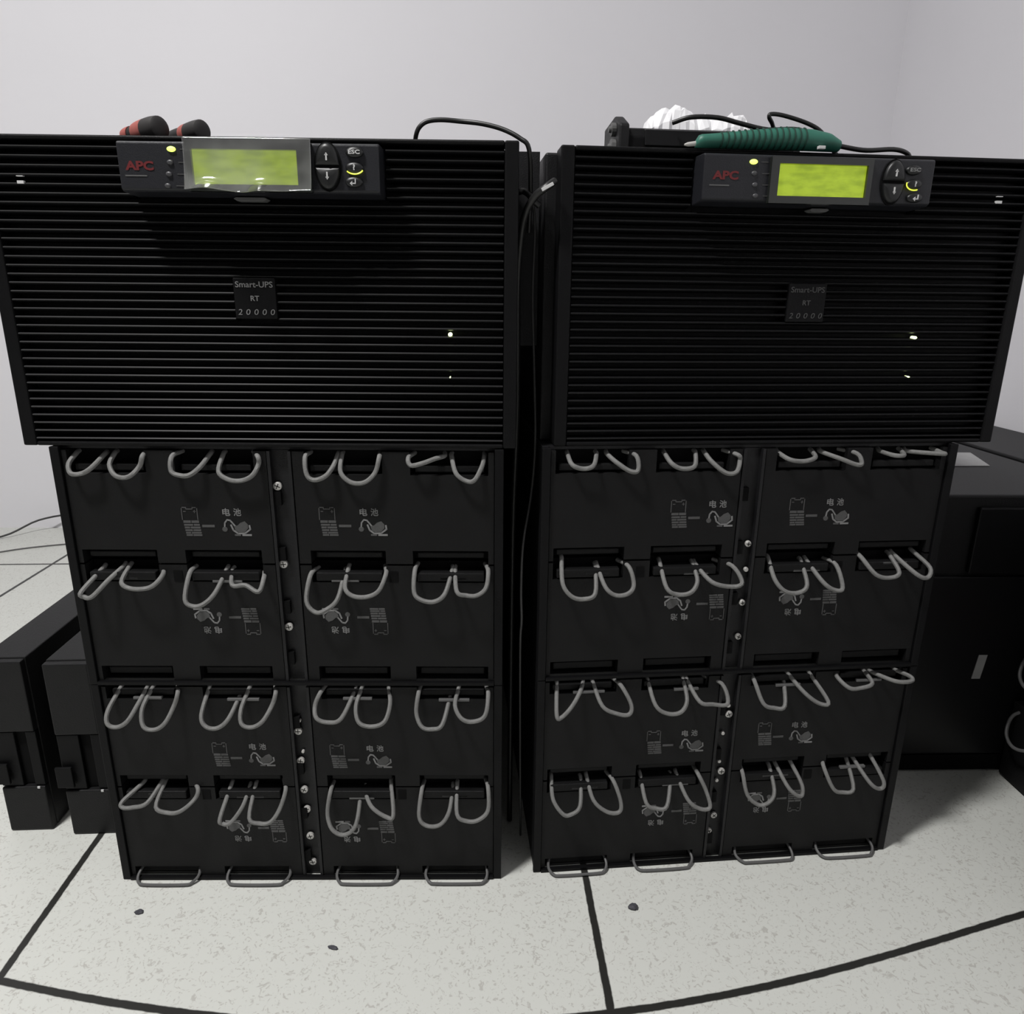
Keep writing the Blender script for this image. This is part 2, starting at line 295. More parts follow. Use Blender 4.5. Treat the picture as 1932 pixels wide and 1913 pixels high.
LAB = {('L', 0): [(.1160, .4463), (.2508, .4471)], ('L', 1): [(.1160, .3383), (.2474, .3388)], ('L', 2): [(.1176, .1802), (.2451, .178)], ('L', 3): [(.1225, .0792), (.2457, .078)],
       ('R', 0): [(.1330, .4508), (.2595, .4508)], ('R', 1): [(.1333, .345), (.26, .3465)], ('R', 2): [(.125, .182), (.2544, .186)], ('R', 3): [(.1251, .0829), (.252, .092)]}
def sticker_art(x0, zt, inv, y):
    mb = MB(); w, h, k = .067, .0305, .067/137
    def T(u, v):
        return (x0+w-u*k, zt-h+v*k*1.13) if inv else (x0+u*k, zt-v*k*1.13)
    def R(a, b, c, d_): mb.prism_y([T(a, d_), T(c, d_), T(c, b), T(a, b)], y-.0004, y)
    mb.cur = 0
    R(0, 3, 1.6, 25); R(31, 3, 32.6, 25); R(10, 4, 22, 5.5); R(2, 1, 9, 2.6); R(23, 1, 30, 2.6); R(9, 1, 10.5, 5); R(22, 1, 23.3, 5); R(4, 8.6, 9, 10); R(24, 8.6, 29, 10); R(25.8, 6.5, 27.2, 12)
    for a, b, g in ((26, 30.5, 17), (32.5, 36, 21), (37.5, 41, 14), (42.5, 46, 19), (47.5, 50.5, 15), (51.5, 55, 18)):
        e = (b-26)*.14; R(1.5+e, a, g, b); R(g+1.4, a, 33+e, b)
    R(39, 34, 64, 38.5); R(103, 51.3, 115, 54.6)
    mb.cur = 1
    R(118, 51.3, 137, 54.6)
    c = T(90, 10); mb.text('\u7535', c[0], c[1], .0078, y-.0004, .0004, width=.0075, rot=math.pi if inv else 0, bold=.012)
    c = T(112, 10); mb.text('\u6c60', c[0], c[1], .0078, y-.0004, .0004, width=.0075, rot=math.pi if inv else 0, bold=.012)
    mb.bar([T(84, 38), T(85, 30), T(90, 24.5), T(96, 25.5), T(101, 31), T(105, 36)], .0014, y-.0004, y)
    mb.bar([T(97, 34), T(101, 44), T(110, 50), T(124, 49.5), T(135, 42), T(134, 35)], .0016, y-.0004, y)
    mb.cur = 0
    mb.prism_y([(T(84, 42)[0]+math.cos(t*.7854)*.0027, T(84, 42)[1]+math.sin(t*.7854)*.0027) for t in range(8)], y-.0004, y)
    mb.prism_y([T(*q) for q in ((103, 36), (105, 44), (112, 48), (124, 47), (131, 40), (131, 33), (125, 27), (116, 30), (110, 35))], y-.0004, y)
    return mb
def notched(x0, x1, z0, z1, top, bot, y0, y1):
    # front plate with rectangular notches in its upper edge (top=(z, spans)) and lower edge
    mb = MB(); xs = sorted({x0, x1}|{v for sp in (top[1]+bot[1]) for v in sp})
    for a, b in zip(xs, xs[1:]):
        m = (a+b)/2; zt = top[0] if any(p < m < q for p, q in top[1]) else z1; zb = bot[0] if any(p < m < q for p, q in bot[1]) else z0
        mb.box(a, b, y0, y1, zb, zt)
    return mb
RN = {'L': 'left', 'R': 'right'}
def tray(s, row, half):
    base_z = [H1, H1, 0, 0][row]; up = row < 2
    if up: zm = .386; z0, z1 = ((zm+.001, H2-.004) if row == 0 else (H1+.004, zm-.001))
    else: zm = .123; z0, z1 = ((zm+.001, H1-.004) if row == 2 else (.004, zm-.001))
    odd = row % 2
    x0, x1 = ((.0085, .2035) if half == 0 else (.2285, .4235))
    sp = NX[half*2:half*2+2]
    if up: top, bot = ((.479, sp), (.401, sp)) if not odd else ((.367, sp), (.272, sp))
    else: top, bot = ((.233, sp), (.138, sp)) if not odd else ((.107, sp), (.016, sp))
    lab = 'black battery tray, %s %s of the %s rack in the %s stack, symbols %s' % (['top', 'bottom'][odd], ['left', 'right'][half], 'upper' if up else 'lower', RN[s], 'upside down' if odd else 'upright')
    t = Thing('battery_tray', lab, 'battery tray', s, ((x0+x1)/2, SB, z0), 'battery trays in the open racks')
    mb = notched(x0, x1, z0, z1, top, bot, SB, SB+.016)
    t.part('front_panel', mb, 'tray')
    t.part('tray_body', MB().box(x0+.001, x1-.001, SB+.0165, DEP-.03, z0+.0005, z1-.0005), 'dark')
    # grip lips inside the recesses
    for a, b in sp:
        if odd:
            t.part('grip_lip', MB().box(a+.004, b-.004, SB-.001, SB+.0155, top[0]+.0015, top[0]+.0105), 'tray', bevel=.0012)
            t.part('grip_lip', MB().box(a+.004, b-.004, SB+.006, SB+.0155, bot[0]-.012, bot[0]-.004), 'tray', bevel=.0012)
        else:
            t.part('grip_lip', MB().box(a+.004, b-.004, SB+.004, SB+.0155, top[0]+.002, top[0]+.009), 'tray', bevel=.0012)
            t.part('grip_lip', MB().box(a+.004, b-.004, SB+.005, SB+.0155, bot[0]-.009, bot[0]-.003), 'tray', bevel=.0012)
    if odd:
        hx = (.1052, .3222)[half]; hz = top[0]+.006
        t.part('hole_shade', MB().box(hx-.0045, hx+.0045, SB-.0005, SB+.0002, hz-.006, hz+.006), 'dark')  # flat dark patch standing in for the shade inside a small hole
    x, z = LAB[(s, row)][half]
    t.part('printed_symbols', sticker_art(x, z, bool(odd), SB), ['print1', 'print2'])
    for pr in CORDS[(s, row)][half*2:half*2+2]:
        ends = []
        for i, lobe in enumerate(pr):
            n = len(lobe); zs = [p[1] for p in lobe]; zt, zb = max(zs), min(zs); P = []
            for k, (px, pz) in enumerate(lobe):
                q = (zt-pz)/max(1, zt-zb); y = SB+.004-.020*min(1, q*1.25)
                inside = NX[half*2+CORDS[(s, row)][half*2:half*2+2].index(pr)]
                if row == 0: y += .007
                if k in (0, n-1): y = SB+.0075 if inside[0]+.003 < px/1000 < inside[1]-.003 else SB-.003
                elif y > SB-.0028 and not (inside[0]+.003 < px/1000 < inside[1]-.003 and pz/1000 > top[0]+.003): y = SB-.0028
                P.append((px/1000, y, pz/1000))
            lim = {0: H2, 2: H1}.get(row, 9)-.009; P = [(a, b, min(c, lim)) for a, b, c in P]
            na, nb = sp[0 if pr is CORDS[(s, row)][half*2] else 1]; cl = lambda v: min(max(v, na+.0035), nb-.0035)
            P = [(cl(P[0][0]), SB+.0138, P[0][2]+.002)]+P+[(cl(P[-1][0]), SB+.0138, P[-1][2]+.002)]
            t.part('pull_cord', MB().tube(P, .0023, 8), 'cord', smooth=True)
            ends += [P[0], P[-1]]
        # flat ferrule joining the two loops
        xs = sorted(p[0] for p in ends); z = sum(p[2] for p in ends)/4
        if row in (1, 2, 3):
            t.part('cord_clip', MB().box(xs[1]-.012, xs[2]+.012, SB-.001, SB+.003, z-.0115, z-.0085), 'clip', bevel=.0006)
    if row == 3:      # pull cords lying flat on the floor at the foot
        for a, b in sp:
            c = .004+random.uniform(0, .001); e = random.uniform(-.002, .002)
            P = [(a+.006, SB+.008, .0115), (a+.004, SB-.003, .0065), (a+.009+e, SB-.0105, .0032), (a+.018, SB-.0125+e/2, .0026), (b-.014, SB-.0125+e/2, .0026), (b-.005+e, SB-.0105, .0032), (b-.001, SB-.003, .0065), (b-.003, SB+.008, .0115)]
            t.part('pull_cord', MB().tube(P, .0017, 8), 'clip', smooth=True)
    return t
SCREW = {('L', 1): [(.2115, .4667, 1), (.2110, .3854, 1), (.2110, .3161, 1)],
         ('L', 0): [(.2136, .205, .5), (.2115, .192, 1), (.2150, .1664, .4), (.2115, .1547, 1), (.2127, .1174, 1), (.2139, .0914, 1), (.2152, .0553, 1), (.2157, .0197, 1)],
         ('R', 1): [(.2205, .4002, .8), (.2212, .3713, .6), (.2209, .3331, .8), (.2206, .2929, .8)],
         ('R', 0): [(.2176, .2079, .6), (.2193, .1966, 1), (.2146, .172, .5), (.2138, .1351, .5), (.2175, .1215, 1), (.2131, .1094, .5), (.2141, .061, .9), (.2100, .0393, .8)]}
def rack(s, lev):
    z0, z1 = ((H1, H2), (0, H1))[1-lev]; z0 += .0003; z1 -= .0003
    t = Thing('battery_rack', 'open-fronted black battery rack, %s, in the %s stack' % (('lowest, on the floor', 'upper, under the power supply')[lev], RN[s]), 'battery rack', s, (.216, SB, z0), 'open battery racks')
    A, B = 0, .432
    sh = MB().box(A, A+.006, SB+.002, DEP, z0, z1).box(B-.006, B, SB+.002, DEP, z0, z1)
    sh.box(A+.006, B-.006, SB+.006, DEP, z0, z0+.003).box(A+.006, B-.006, SB+.006, DEP, z1-.003, z1).box(A+.006, B-.006, DEP-.004, DEP, z0+.003, z1-.003)
    t.part('rack_shell', sh, 'metal')
    # folded front flanges with slotted holes
    for a, b in ((A-.001, A+.0078), (B-.0078, B+.001)):
        t.part('front_flange', MB().box(a, b, SB-.003, SB+.0018, z0, z1), 'bezel', bevel=.0008)
    t.part('bottom_rail', MB().box(A+.008, B-.008, SB-.004, SB+.001, z0, z0+.0034), 'bezel')
    dv = MB().box(.2045, .2275, SB+.006, SB+.03, z0+.0035, z1-.0035).box(.2045, .2075, SB-.001, SB+.0058, z0+.0035, z1-.0035).box(.2245, .2275, SB-.001, SB+.0058, z0+.0035, z1-.0035)
    div = t.part('centre_divider', dv, 'metal')
    cross = []
    for x, z, q in SCREW[(s, lev)]:
        r = .0042*q; m = MB().lathe((x, SB+.0045, z), (0, -1, 0), [(0, r), (.0024, r), (.0028, r*.88), (.0029, r*.2)], 16)
        if q > .7: pass
        sc_ = t.part('screw', m, 'steel', div, smooth=True)
        if q > .7:
            c, sn = math.cos(z*90), math.sin(z*90); ml = MB()
            for a, b in ((c, sn), (-sn, c)):
                ml.prism_y([(x+a*r*.65-b*.0004, z+b*r*.65+a*.0004), (x-a*r*.65-b*.0004, z-b*r*.65+a*.0004), (x-a*r*.65+b*.0004, z-b*r*.65-a*.0004), (x+a*r*.65+b*.0004, z+b*r*.65-a*.0004)], SB+.0014, SB+.0020)
            cross.append(ml)
    for ml in cross: t.part('screw_recess', ml, 'dark', div)
    for k in range(4):     # connector blocks and holes down the divider
        z = z0+.03+k*.058
        t.part('connector_block', MB().box(.2078, .2105+.004, SB+.001, SB+.0058, z-.008, z+.006), 'dark', div)
    return t
for s in 'LR':
    for lev in (0, 1): rack(s, lev)
    for row in range(4):
        for half in (0, 1): tray(s, row, half)

# ------------------------------------------------------------------ the two power supplies
UP = {'L': dict(x0=-.0241, x1=.4446, y=.0145, cp=(.1110, .3275, .7282, .7672), led=[(.1564, .7609), (.1543, .7509), (.1523, .7419), (.1503, .7329)], apc=(.1285, .7481), ln=(.1250, .7404),
                scr=(.1745, .2592, .7350, .7597), win=(.1690, .2715, .7285, .7680), up=(.2853, .7553), dn=(.2843, .7425), k=[(.3075, .7600), (.3070, .7484), (.3060, .7372)],
                tab=(.1986, .2274, .7255), badge=(.2076, .6430), dots=[(.3829, .6129, 1), (.3823, .5739, .35)], tag=(.0147, .7375)),
      'R': dict(x0=.0107, x1=.4719, y=.0187, cp=(.1330, .3465, .7292, .7684), led=[(.1774, .7620), (.1789, .7528), (.1804, .7436), (.1818, .7346)], apc=(.1530, .7507), ln=(.1480, .7425),
                scr=(.2008, .2805, .7356, .7598), win=(.1925, .2860, .7285, .7665), up=(.3066, .7550), dn=(.3090, .7420), k=[(.3260, .7588), (.3281, .7472), (.3305, .7360)],
                tab=(.2409, .2600, .7262), badge=(.2520, .6440), dots=[(.3691, .6122, .8), (.3686, .5739, .4)], tag=(.4309, .7375))}
def ups(s):
    q = UP[s]; x0, x1, y = q['x0'], q['x1'], q['y']; z0, z1 = H2+.0006, HU
    t = Thing('power_supply', {'L': 'wide black louvred power supply on top of the left stack, display under peeling clear film',
                               'R': 'wide black louvred power supply on top of the right stack, display without film'}[s], 'power supply', s, (.216, y, z0), 'rack power supplies on top of the stacks')
    t.part('case', MB().box(.001, .431, y+.030, DEP, z0, z1-.001), 'metal', bevel=.002)
    t.part('mounting_ear', MB().box(x0+.012, .0005, y+.026, y+.029, z0+.004, z1-.004), 'metal') if x0 < -.01 else None
    if s == 'L': t.part('side_bracket', MB().box(.4312, .4655, .0780, .0805, .60, .7785), 'metal')
    # bezel rim
    b = .0125; rim = MB().box(x0, x0+b, y, y+.026, z0, z1).box(x1-b, x1, y, y+.026, z0, z1).box(x0+b, x1-b, y, y+.026, z1-.004, z1).box(x0+b, x1-b, y, y+.026, z0, z0+.004)
    rim.box(x0+b, x1-b, y+.014, y+.026, z0+.004, z1-.004)
    t.part('bezel', rim, 'bezel', bevel=.0015)
    # louvres: one ribbed sheet, rounded lips with deep grooves, broken for the badge and the control panel
    n = 35; za, zb = z0+.0045, z1-.0045; pitch = (zb-za)/n; bx, bz = q['badge']
    prof_ = [(.0135, 0), (.0055, .10), (.0022, .18), (.0008, .28), (.0006, .36), (.0014, .46), (.0040, .52), (.0125, .56)]
    lv = MB(); cx0, cx1, cz0, cz1 = q['cp']
    for i in range(n):
        z = za+i*pitch
        pr = [(y+a, z+b_*pitch) for a, b_ in prof_]
        segs = [(x0+b+.0005, x1-b-.0005)]
        if z+pitch*.6 > cz0-.002 : segs = [(x0+b+.0005, cx0-.002), (cx1+.002, x1-b-.0005)]
        elif bz-.0185 < z+pitch*.4 < bz+.0185: segs = [(x0+b+.0005, bx-.0195), (bx+.0195, x1-b-.0005)]
        for a, c in segs: lv.prism_x(pr, a, c)
    t.part('louvre_grille', lv, 'louver')
    # badge
    bd = t.part('badge', MB().box(bx-.0188, bx+.0188, y-.0008, y+.013, bz-.0178, bz+.0178), 'bezel', bevel=.0008)
    tx = MB().text('Smart-UPS', bx, bz+.0121, .0052, y-.0012, width=.0335, bold=.01).text('RT', bx, bz+.0001, .0046, y-.0012, width=.0078, bold=.015)
    for i, ch in enumerate('20000'): tx.text(ch, bx-.0143+.00735*i, bz-.0118, .0050, y-.0012, width=.0038, shear=.15)
    t.part('badge_lettering', tx, 'print1' if s == 'R' else 'print2', bd)
    for x, z, k in q['dots']:
        t.part('indicator_light', MB().lathe((x, y+.006, z), (0, -1, 0), [(0, .0018*k), (.006, .0018*k), (.0075, .001*k)], 12), 'dot')
    gx, gz = q['tag']
    t.part('white_mark', MB().box(gx-.0028, gx+.0028, y-.0006, y+.002, gz-.0012, gz+.0012).box(gx-.0028, gx+.0028, y-.0006, y+.002, gz+.0046, gz+.0052), 'white')
    # control panel
    yf = y-.022
    cpp = MB().prism_x([(y+.012, cz0-.001), (y-.004, cz0-.0008), (yf+.003, cz0), (yf, cz0+.002), (yf, cz1-.0015), (yf+.002, cz1), (y+.012, cz1+.0015)], cx0, cx1)
    cp = t.part('control_panel', cpp, 'face', bevel=.001)
    yt = yf-.0004
    lt = MB().text('APC', q['apc'][0], q['apc'][1], .0072, yt, width=.0235, bold=.04)
    t.part('logo', lt, 'red', cp)
    t.part('logo_underline', MB().box(q['ln'][0]-.009, q['ln'][0]+.009, yt, yf, q['ln'][1]-.0005, q['ln'][1]+.0005), 'clip', cp)
    for i, (x, z) in enumerate(q['led']):
        m = MB().ellipse_y(x, z, .0036 if i == 0 else .0026, .0021 if i == 0 else .0019, yf-.0016, yf+.001, dome=.001)
        t.part('status_light', m, 'ledon' if i == 0 else 'ledoff', cp, label='lit yellow-green status light' if i == 0 else None, smooth=True)
        t.part('status_icon', MB().box(x+.007, x+.0135, yt, yf, z-.0003, z+.0003), 'print1', cp)
    wx0, wx1, wz0, wz1 = q['win']; sx0, sx1, sz0, sz1 = q['scr']
    wf = MB(); d1 = .0045
    wf.box(wx0, sx0-.001, yf-d1, yf+.001, wz0, wz1).box(sx1+.001, wx1, yf-d1, yf+.001, wz0, wz1).box(sx0-.001, sx1+.001, yf-d1, yf+.001, sz1+.001, wz1).box(sx0-.001, sx1+.001, yf-d1, yf+.001, wz0, sz0-.001)
    t.part('window_frame', wf, 'gloss', cp)
    t.part('lcd_screen', MB().box(sx0-.0008, sx1+.0008, yf-.0018, yf+.001, sz0-.0008, sz1+.0008), 'lcd', cp, label='backlit yellow-green screen')
    # rocker of two half ovals, three small keys
    (ux, uz), (dx, dz) = q['up'], q['dn']; mx, mz = (ux+dx)/2, (uz+dz)/2
    t.part('key_surround', MB().ellipse_y(mx, mz, .0112, .0192, yf-.0012, yf+.001), 'dark', cp)
    u = t.part('arrow_key', MB().ellipse_y(mx, mz+.0012, .0098, .0165, yf-.0052, yf+.001, 0, 180, dome=.0025), 'button', cp, smooth=True)
    d_ = t.part('arrow_key', MB().ellipse_y(mx, mz-.0012, .0098, .0165, yf-.0052, yf+.001, 180, 360, dome=.0025), 'button', cp, smooth=True)
    ya = yf-.0058
    def arrow(x, z, sg): return MB().box(x-.0006, x+.0006, ya, ya+.0008, z-.0026, z+.0026).prism_y([(x-.0015, z+sg*.0012), (x+.0015, z+sg*.0012), (x, z+sg*.0034)][::sg], ya, ya+.0008)
    t.part('up_arrow', arrow(mx, mz+.0068, 1), 'white', cp); t.part('down_arrow', arrow(mx, mz-.0072, -1), 'white', cp)
    for i, (x, z) in enumerate(q['k']):
        t.part('oval_key', MB().ellipse_y(x, z, .0074, .0042, yf-.0034, yf+.001, dome=.0018), 'button', cp, smooth=True)
        yk = yf-.0042; m = MB()
        if i == 0: m.text('ESC', x, z, .0031, yk, .0008, width=.0095, bold=.02)
        elif i == 1: m.text('?', x, z, .0044, yk, .0008, bold=.03)
        else: m.box(x+.0012, x+.0020, yk, yk+.0008, z-.0012, z+.0024).box(x-.0016, x+.0020, yk, yk+.0008, z-.0016, z-.0008).prism_y([(x-.003, z-.0012), (x-.0010, z-.0030), (x-.0010, z+.0006)], yk, yk+.0008)
        t.part('key_legend', m, 'print2' if i == 0 and s == 'R' else 'white', cp)
        if i == 1:
            a0, a1 = (215, 345) if s == 'L' else (165, 300)
            P = [(x+.0076*math.cos(math.radians(a)), yf-.0022, z+.0050*math.sin(math.radians(a))) for a in range(a0, a1, 10)]
            t.part('glowing_ring', MB().tube(P, .0006, 6, 2), 'ring', cp)
    a, b_, c = q['tab']
    t.part('release_tab', MB().prism_y([(a, c), (a+.003, c-.0018), (b_-.003, c-.0018), (b_, c), (b_-.002, c+.0012), (a+.002, c+.0012)][::-1], y-.0075, y+.004), 'clip', cp, bevel=.0004)
    if s == 'L':     # clear film, top edge stuck on, foot curling outwards
        fx0, fx1, zt, zb = wx0-.001, wx1+.001, wz1+.0012, wz0-.0006
        nx, nz = 96, 44; V = []; F = []
        for j in range(nz+1):
            v = j/nz; zz = zt+(zb-zt)*v
            for i in range(nx+1):
                u_ = i/nx; cur = max(0, (v-.62)/.38)
                X_, Z_ = u_*(fx1-fx0), v*(zt-zb); out = .0012+.0050*v*v+.0006*math.sin(u_*14)*v
                for bx_, bz_, am, sx_, sz_ in ((.022, .0450, .0150, .0130, .0085), (.0650, .0430, .0120, .0115, .0078)):
                    out += am*math.exp(-((X_-bx_)/sx_)**2-((Z_-bz_)/sz_)**2)
                V.append((fx0+(fx1-fx0)*u_+.0008*v*math.sin(u_*6), yf-d1-out, zz+.0012*cur*math.sin(u_*7+1)))
        for j in range(nz):
            for i in range(nx): F.append((j*(nx+1)+i, (j+1)*(nx+1)+i, (j+1)*(nx+1)+i+1, j*(nx+1)+i+1))
        o = t.part('protective_film', MB().add(V, F), 'film', cp, label='clear plastic film curling at its foot', smooth=True)
        so = o.modifiers.new('thick', 'SOLIDIFY'); so.thickness = .00015
    return t
for s in 'LR': ups(s)

# ------------------------------------------------------------------ things lying on the power supplies
TL = HU
def screwdriver(p0, p1, segs, label):
    # handle from p0 (shaft end) to p1 (butt); segs: (fraction, radius, material)
    a, b = Vector(p0), Vector(p1); ax = (b-a); L = ax.length; ax.normalize()
    t = Thing('screwdriver', label, 'screwdriver', 'L', tuple(a), 'screwdrivers on the left power supply')
    hs = {}
    for f0, r0, f1, r1, m in segs:
        n = 6; pr = [(L*(f0+(f1-f0)*k/n), r0+(r1-r0)*k/n+.0004*math.sin(math.pi*k/n)) for k in range(n+1)]
        if f1 >= .999: pr += [(L*1.02, r1*.86), (L*1.035, r1*.55), (L*1.04, r1*.2)]
        t.part({'hred': 'handle_band', 'hblk': 'handle_grip'}[m], MB().lathe(a, ax, pr, 20), m, smooth=True)
    t.part('shaft', MB().lathe(a, -ax, [(-.002, .0026), (.075, .0026), (.08, .0018), (.082, .0008)], 12), 'steel', smooth=True)
screwdriver((.089, .058, TL+.0074), (.131, .034, TL+.0102), [(0, .0060, .2, .0070, 'hred'), (.2, .0062, .36, .0066, 'hblk'), (.36, .0082, .66, .0096, 'hred'), (.66, .0097, 1, .0092, 'hblk')],
            'red and black handled screwdriver, the fatter one further from the gap')
screwdriver((.129, .062, TL+.0068), (.166, .038, TL+.0093), [(0, .0062, .42, .0068, 'hblk'), (.42, .0078, .60, .0082, 'hred'), (.60, .0085, 1, .0085, 'hblk')],
            'mostly black screwdriver with one thin red band beside the fatter one')
# green tool
def green_tool():
    t = Thing('hand_tool', 'green ribbed-grip hand tool with silver tip at the edge of the right power supply', 'hand tool', 'R', (.19, .03, TL))
    V = []; F = []; n = 16; K = 48
    ctrl = [(0, .0042, .0045), (.03, .0055, .006), (.15, .0062, .0075), (.35, .0078, .0085), (.6, .0093, .0095), (.8, .0090, .0095), (.93, .0075, .009), (1, .0050, .007)]
    def prm(f):
        for (a, h0, w0), (b, h1, w1) in zip(ctrl, ctrl[1:]):
            if f <= b: k = (f-a)/(b-a); return h0+(h1-h0)*k, w0+(w1-w0)*k
        return ctrl[-1][1:]
    x0, x1, yc = .131, .2640, .018
    for i in range(K+1):
        f = i/K; h, wd = prm(f); rib = 0
        if f < .02: h *= .7; wd *= .7
        for k in range(n):
            th = 2*math.pi*k/n
            V.append((x0+(x1-x0)*f, yc+wd*math.cos(th), TL+h+.0004+h*math.sin(th)))
    for i in range(K):
        for k in range(n): F.append((i*n+k, i*n+(k+1) % n, (i+1)*n+(k+1) % n, (i+1)*n+k))
    F.append(list(range(n))[::-1]); F.append([K*n+k for k in range(n)])
    t.part('handle', MB().add(V, F), 'green', smooth=True)
    for i in range(15):      # grip ribs
        f = .165+i*.041; h, wd = prm(f); x = x0+(x1-x0)*f; P = []
        for k in range(13):
            th = math.radians(100+k*13); P.append((x, yc+(wd+.0003)*math.cos(th), TL+h+.0004+(h+.0003)*math.sin(th)))
        t.part('grip_rib', MB().tube(P, .00075, 6, 1), 'green2')
    t.part('tip', MB().lathe((x0+.002, yc, TL+.0040), (-1, 0, -.12), [(0, .0022), (.009, .0018), (.012, .0008)], 10), 'steel', smooth=True)
    t.part('bright_spot', MB().box(.2400, .2465, yc-.0124, yc-.0086, TL+.0002, TL+.0030), 'white', bevel=.0005)  # white block added to stand for a bright spot on the tool
green_tool()
# cartridge
def cartridge():
    t = Thing('toner_cartridge', 'long black cartridge lying behind the green tool', 'cartridge', 'R', (.155, .10, TL))
    y0, y1 = .075, .135
    t.part('housing', MB().prism_x([(y0, TL+.0005), (y1, TL+.0005), (y1, TL+.030), (y0+.022, TL+.032), (y0+.006, TL+.028), (y0, TL+.020)], .082, .250), 'bezel', bevel=.0015)
    t.part('shutter', MB().prism_x([(y0-.0022, TL+.012), (y0, TL+.012), (y0+.004, TL+.0275), (y0-.0005, TL+.026)], .100, .235), 'louver', bevel=.0006)
    t.part('end_cap', MB().prism_x([(y0-.004, TL), (y1+.003, TL), (y1+.003, TL+.038), (y0+.02, TL+.041), (y0-.004, TL+.030)], .074, .084), 'metal', bevel=.002)
    t.part('end_cap', MB().prism_x([(y0-.002, TL), (y1+.003, TL), (y1+.003, TL+.032), (y0+.02, TL+.035), (y0-.002, TL+.026)], .249, .256), 'metal', bevel=.002)
    for z, r in ((TL+.012, .008), (TL+.028, .006)):
        t.part('gear', MB().lathe((.075, y0+.014, z), (-1, 0, 0), [(0, r), (.005, r), (.005, r*.5), (.0075, r*.45)], 14), 'clip')
cartridge()
# crumpled paper
def crumple():
    out = [(.116, .020), (.123, .056), (.126, .063), (.137, .070), (.152, .0755), (.166, .078), (.172, .074), (.181, .062), (.190, .073), (.194, .064), (.202, .067), (.219, .070), (.232, .0705), (.236, .058), (.242, .02)]
    V = []; F = []; n = 26; m = 7
    rnd = random.Random(5)
    def top(x):
        for (a, h0), (b, h1) in zip(out, out[1:]):
            if x <= b: return h0+(h1-h0)*(x-a)/(b-a)
        return .02
    for j in range(m+1):
        v = j/m
        for i in range(n+1):
            x = .116+.126*i/n; prof = math.sin(math.pi*min(1, .08+v*.92))**.6
            z = TL+.0008+top(x)*prof*(1+rnd.uniform(-.07, .0))*.93 if 0 < j < m else TL+.0008
            V.append((x+rnd.uniform(-.0012, .0012), .145+.05*v+rnd.uniform(-.003, .003), z))
    for j in range(m):
        for i in range(n): F.append((j*(n+1)+i, j*(n+1)+i+1, (j+1)*(n+1)+i+1, (j+1)*(n+1)+i))
    o = single('crumpled_paper', MB().add(V, F), 'paper', 'crumpled white paper heaped behind the black cartridge', 'paper', 'R', (.17, .18, TL))
crumple()
# loose cables
def cable(pts, r, m, label, fr, group=None, name='cable'):
    b = pts[0]; return single(name, MB().tube(pts, r, 10), m, label, 'cable', fr, tuple(b), group, smooth=True)
cable([(.350, .06, TL+.0030), (.3520, .052, TL+.010), (.3555, .05, TL+.0165), (.3625, .05, TL+.0212), (.375, .05, TL+.0227), (.393, .05, TL+.0216), (.412, .045, TL+.0188), (.4305, .04, TL+.0135), (.4455, .035, TL+.0055), (.4535, .034, TL-.003), (.4560, .05, TL-.03), (.4555, .06, TL-.07)],
      .0021, 'cable', 'black cable arching off the left power supply into the gap', 'L')
cable([(.124, .068, TL+.031), (.139, .06, TL+.0345), (.164, .058, TL+.0345), (.185, .056, TL+.030), (.210, .05, TL+.024), (.236, .04, TL+.0225), (.262, .036, TL+.012), (.280, .034, TL+.008), (.300, .032, TL+.0055), (.3273, .034, TL+.0075), (.3435, .038, TL+.0055), (.356, .050, TL+.0022)],
      .0021, 'cable', 'black cable draped over the cartridge and trailing beyond the green tool', 'R')
cable([(.222, .064, TL+.0285), (.2160, .055, TL+.031), (.2106, .05, TL+.0345), (.2123, .05, TL+.0372), (.2252, .05, TL+.0362), (.2467, .046, TL+.0295), (.2602, .044, TL+.022), (.275, .05, TL+.010), (.290, .06, TL+.003)],
      .0019, 'cable', 'black cable with a small upright loop above the green tool', 'R')
cable([(.4570, .070, .7640), (.4565, .066, .7450), (.4610, .06, .7115), (.4600, .06, .6473), (.4630, .06, .5745), (.4650, .055, .503), (.4615, .05, .4511), (.4535, .035, .4033), (.4520, .03, .3539), (.4530, .03, .3188), (.4520, .035, .28), (.455, .06, .10), (.457, .08, .004)],
      .0013, 'cableg', 'thin grey cord hanging down the gap between the stacks', 'L')
cable([(-.026, .066, .7405), (-.020, .052, .7415), (-.0155, .042, .738), (-.0105, .040, .732), (-.0050, .041, .728)],
      .0030, 'cable', 'short black lead bridging the top of the gap', 'R')
cable([(.0045, .0115, .7445), (-.004, .006, .7385), (-.0125, .012, .732), (-.0195, .022, .720), (-.0225, .035, .700), (-.0235, .05, .660), (-.022, .06, .60), (-.0205, .07, .52), (-.0225, .08, .40), (-.022, .09, .20), (-.021, .10, .004)],
      .0032, 'cable', 'thick black cable bent down into the gap from the right power supply', 'R')
single('cable_tie', MB().box(-.0075, .0040, .0005, .0020, -.0014, .0014), 'white', 'white cable tie end on the thick cable in the gap', 'cable tie', 'R', (0, 0, 0), bevel=.0003)
ct = bpy.data.objects['cable_tie']; ct.location = Vector((.47288, .00834, 0))+Matrix.Rotation(.0652, 3, 'Z') @ Vector((-.0015, .0018, .7395)); ct.rotation_euler = (0, -.50, .0652)
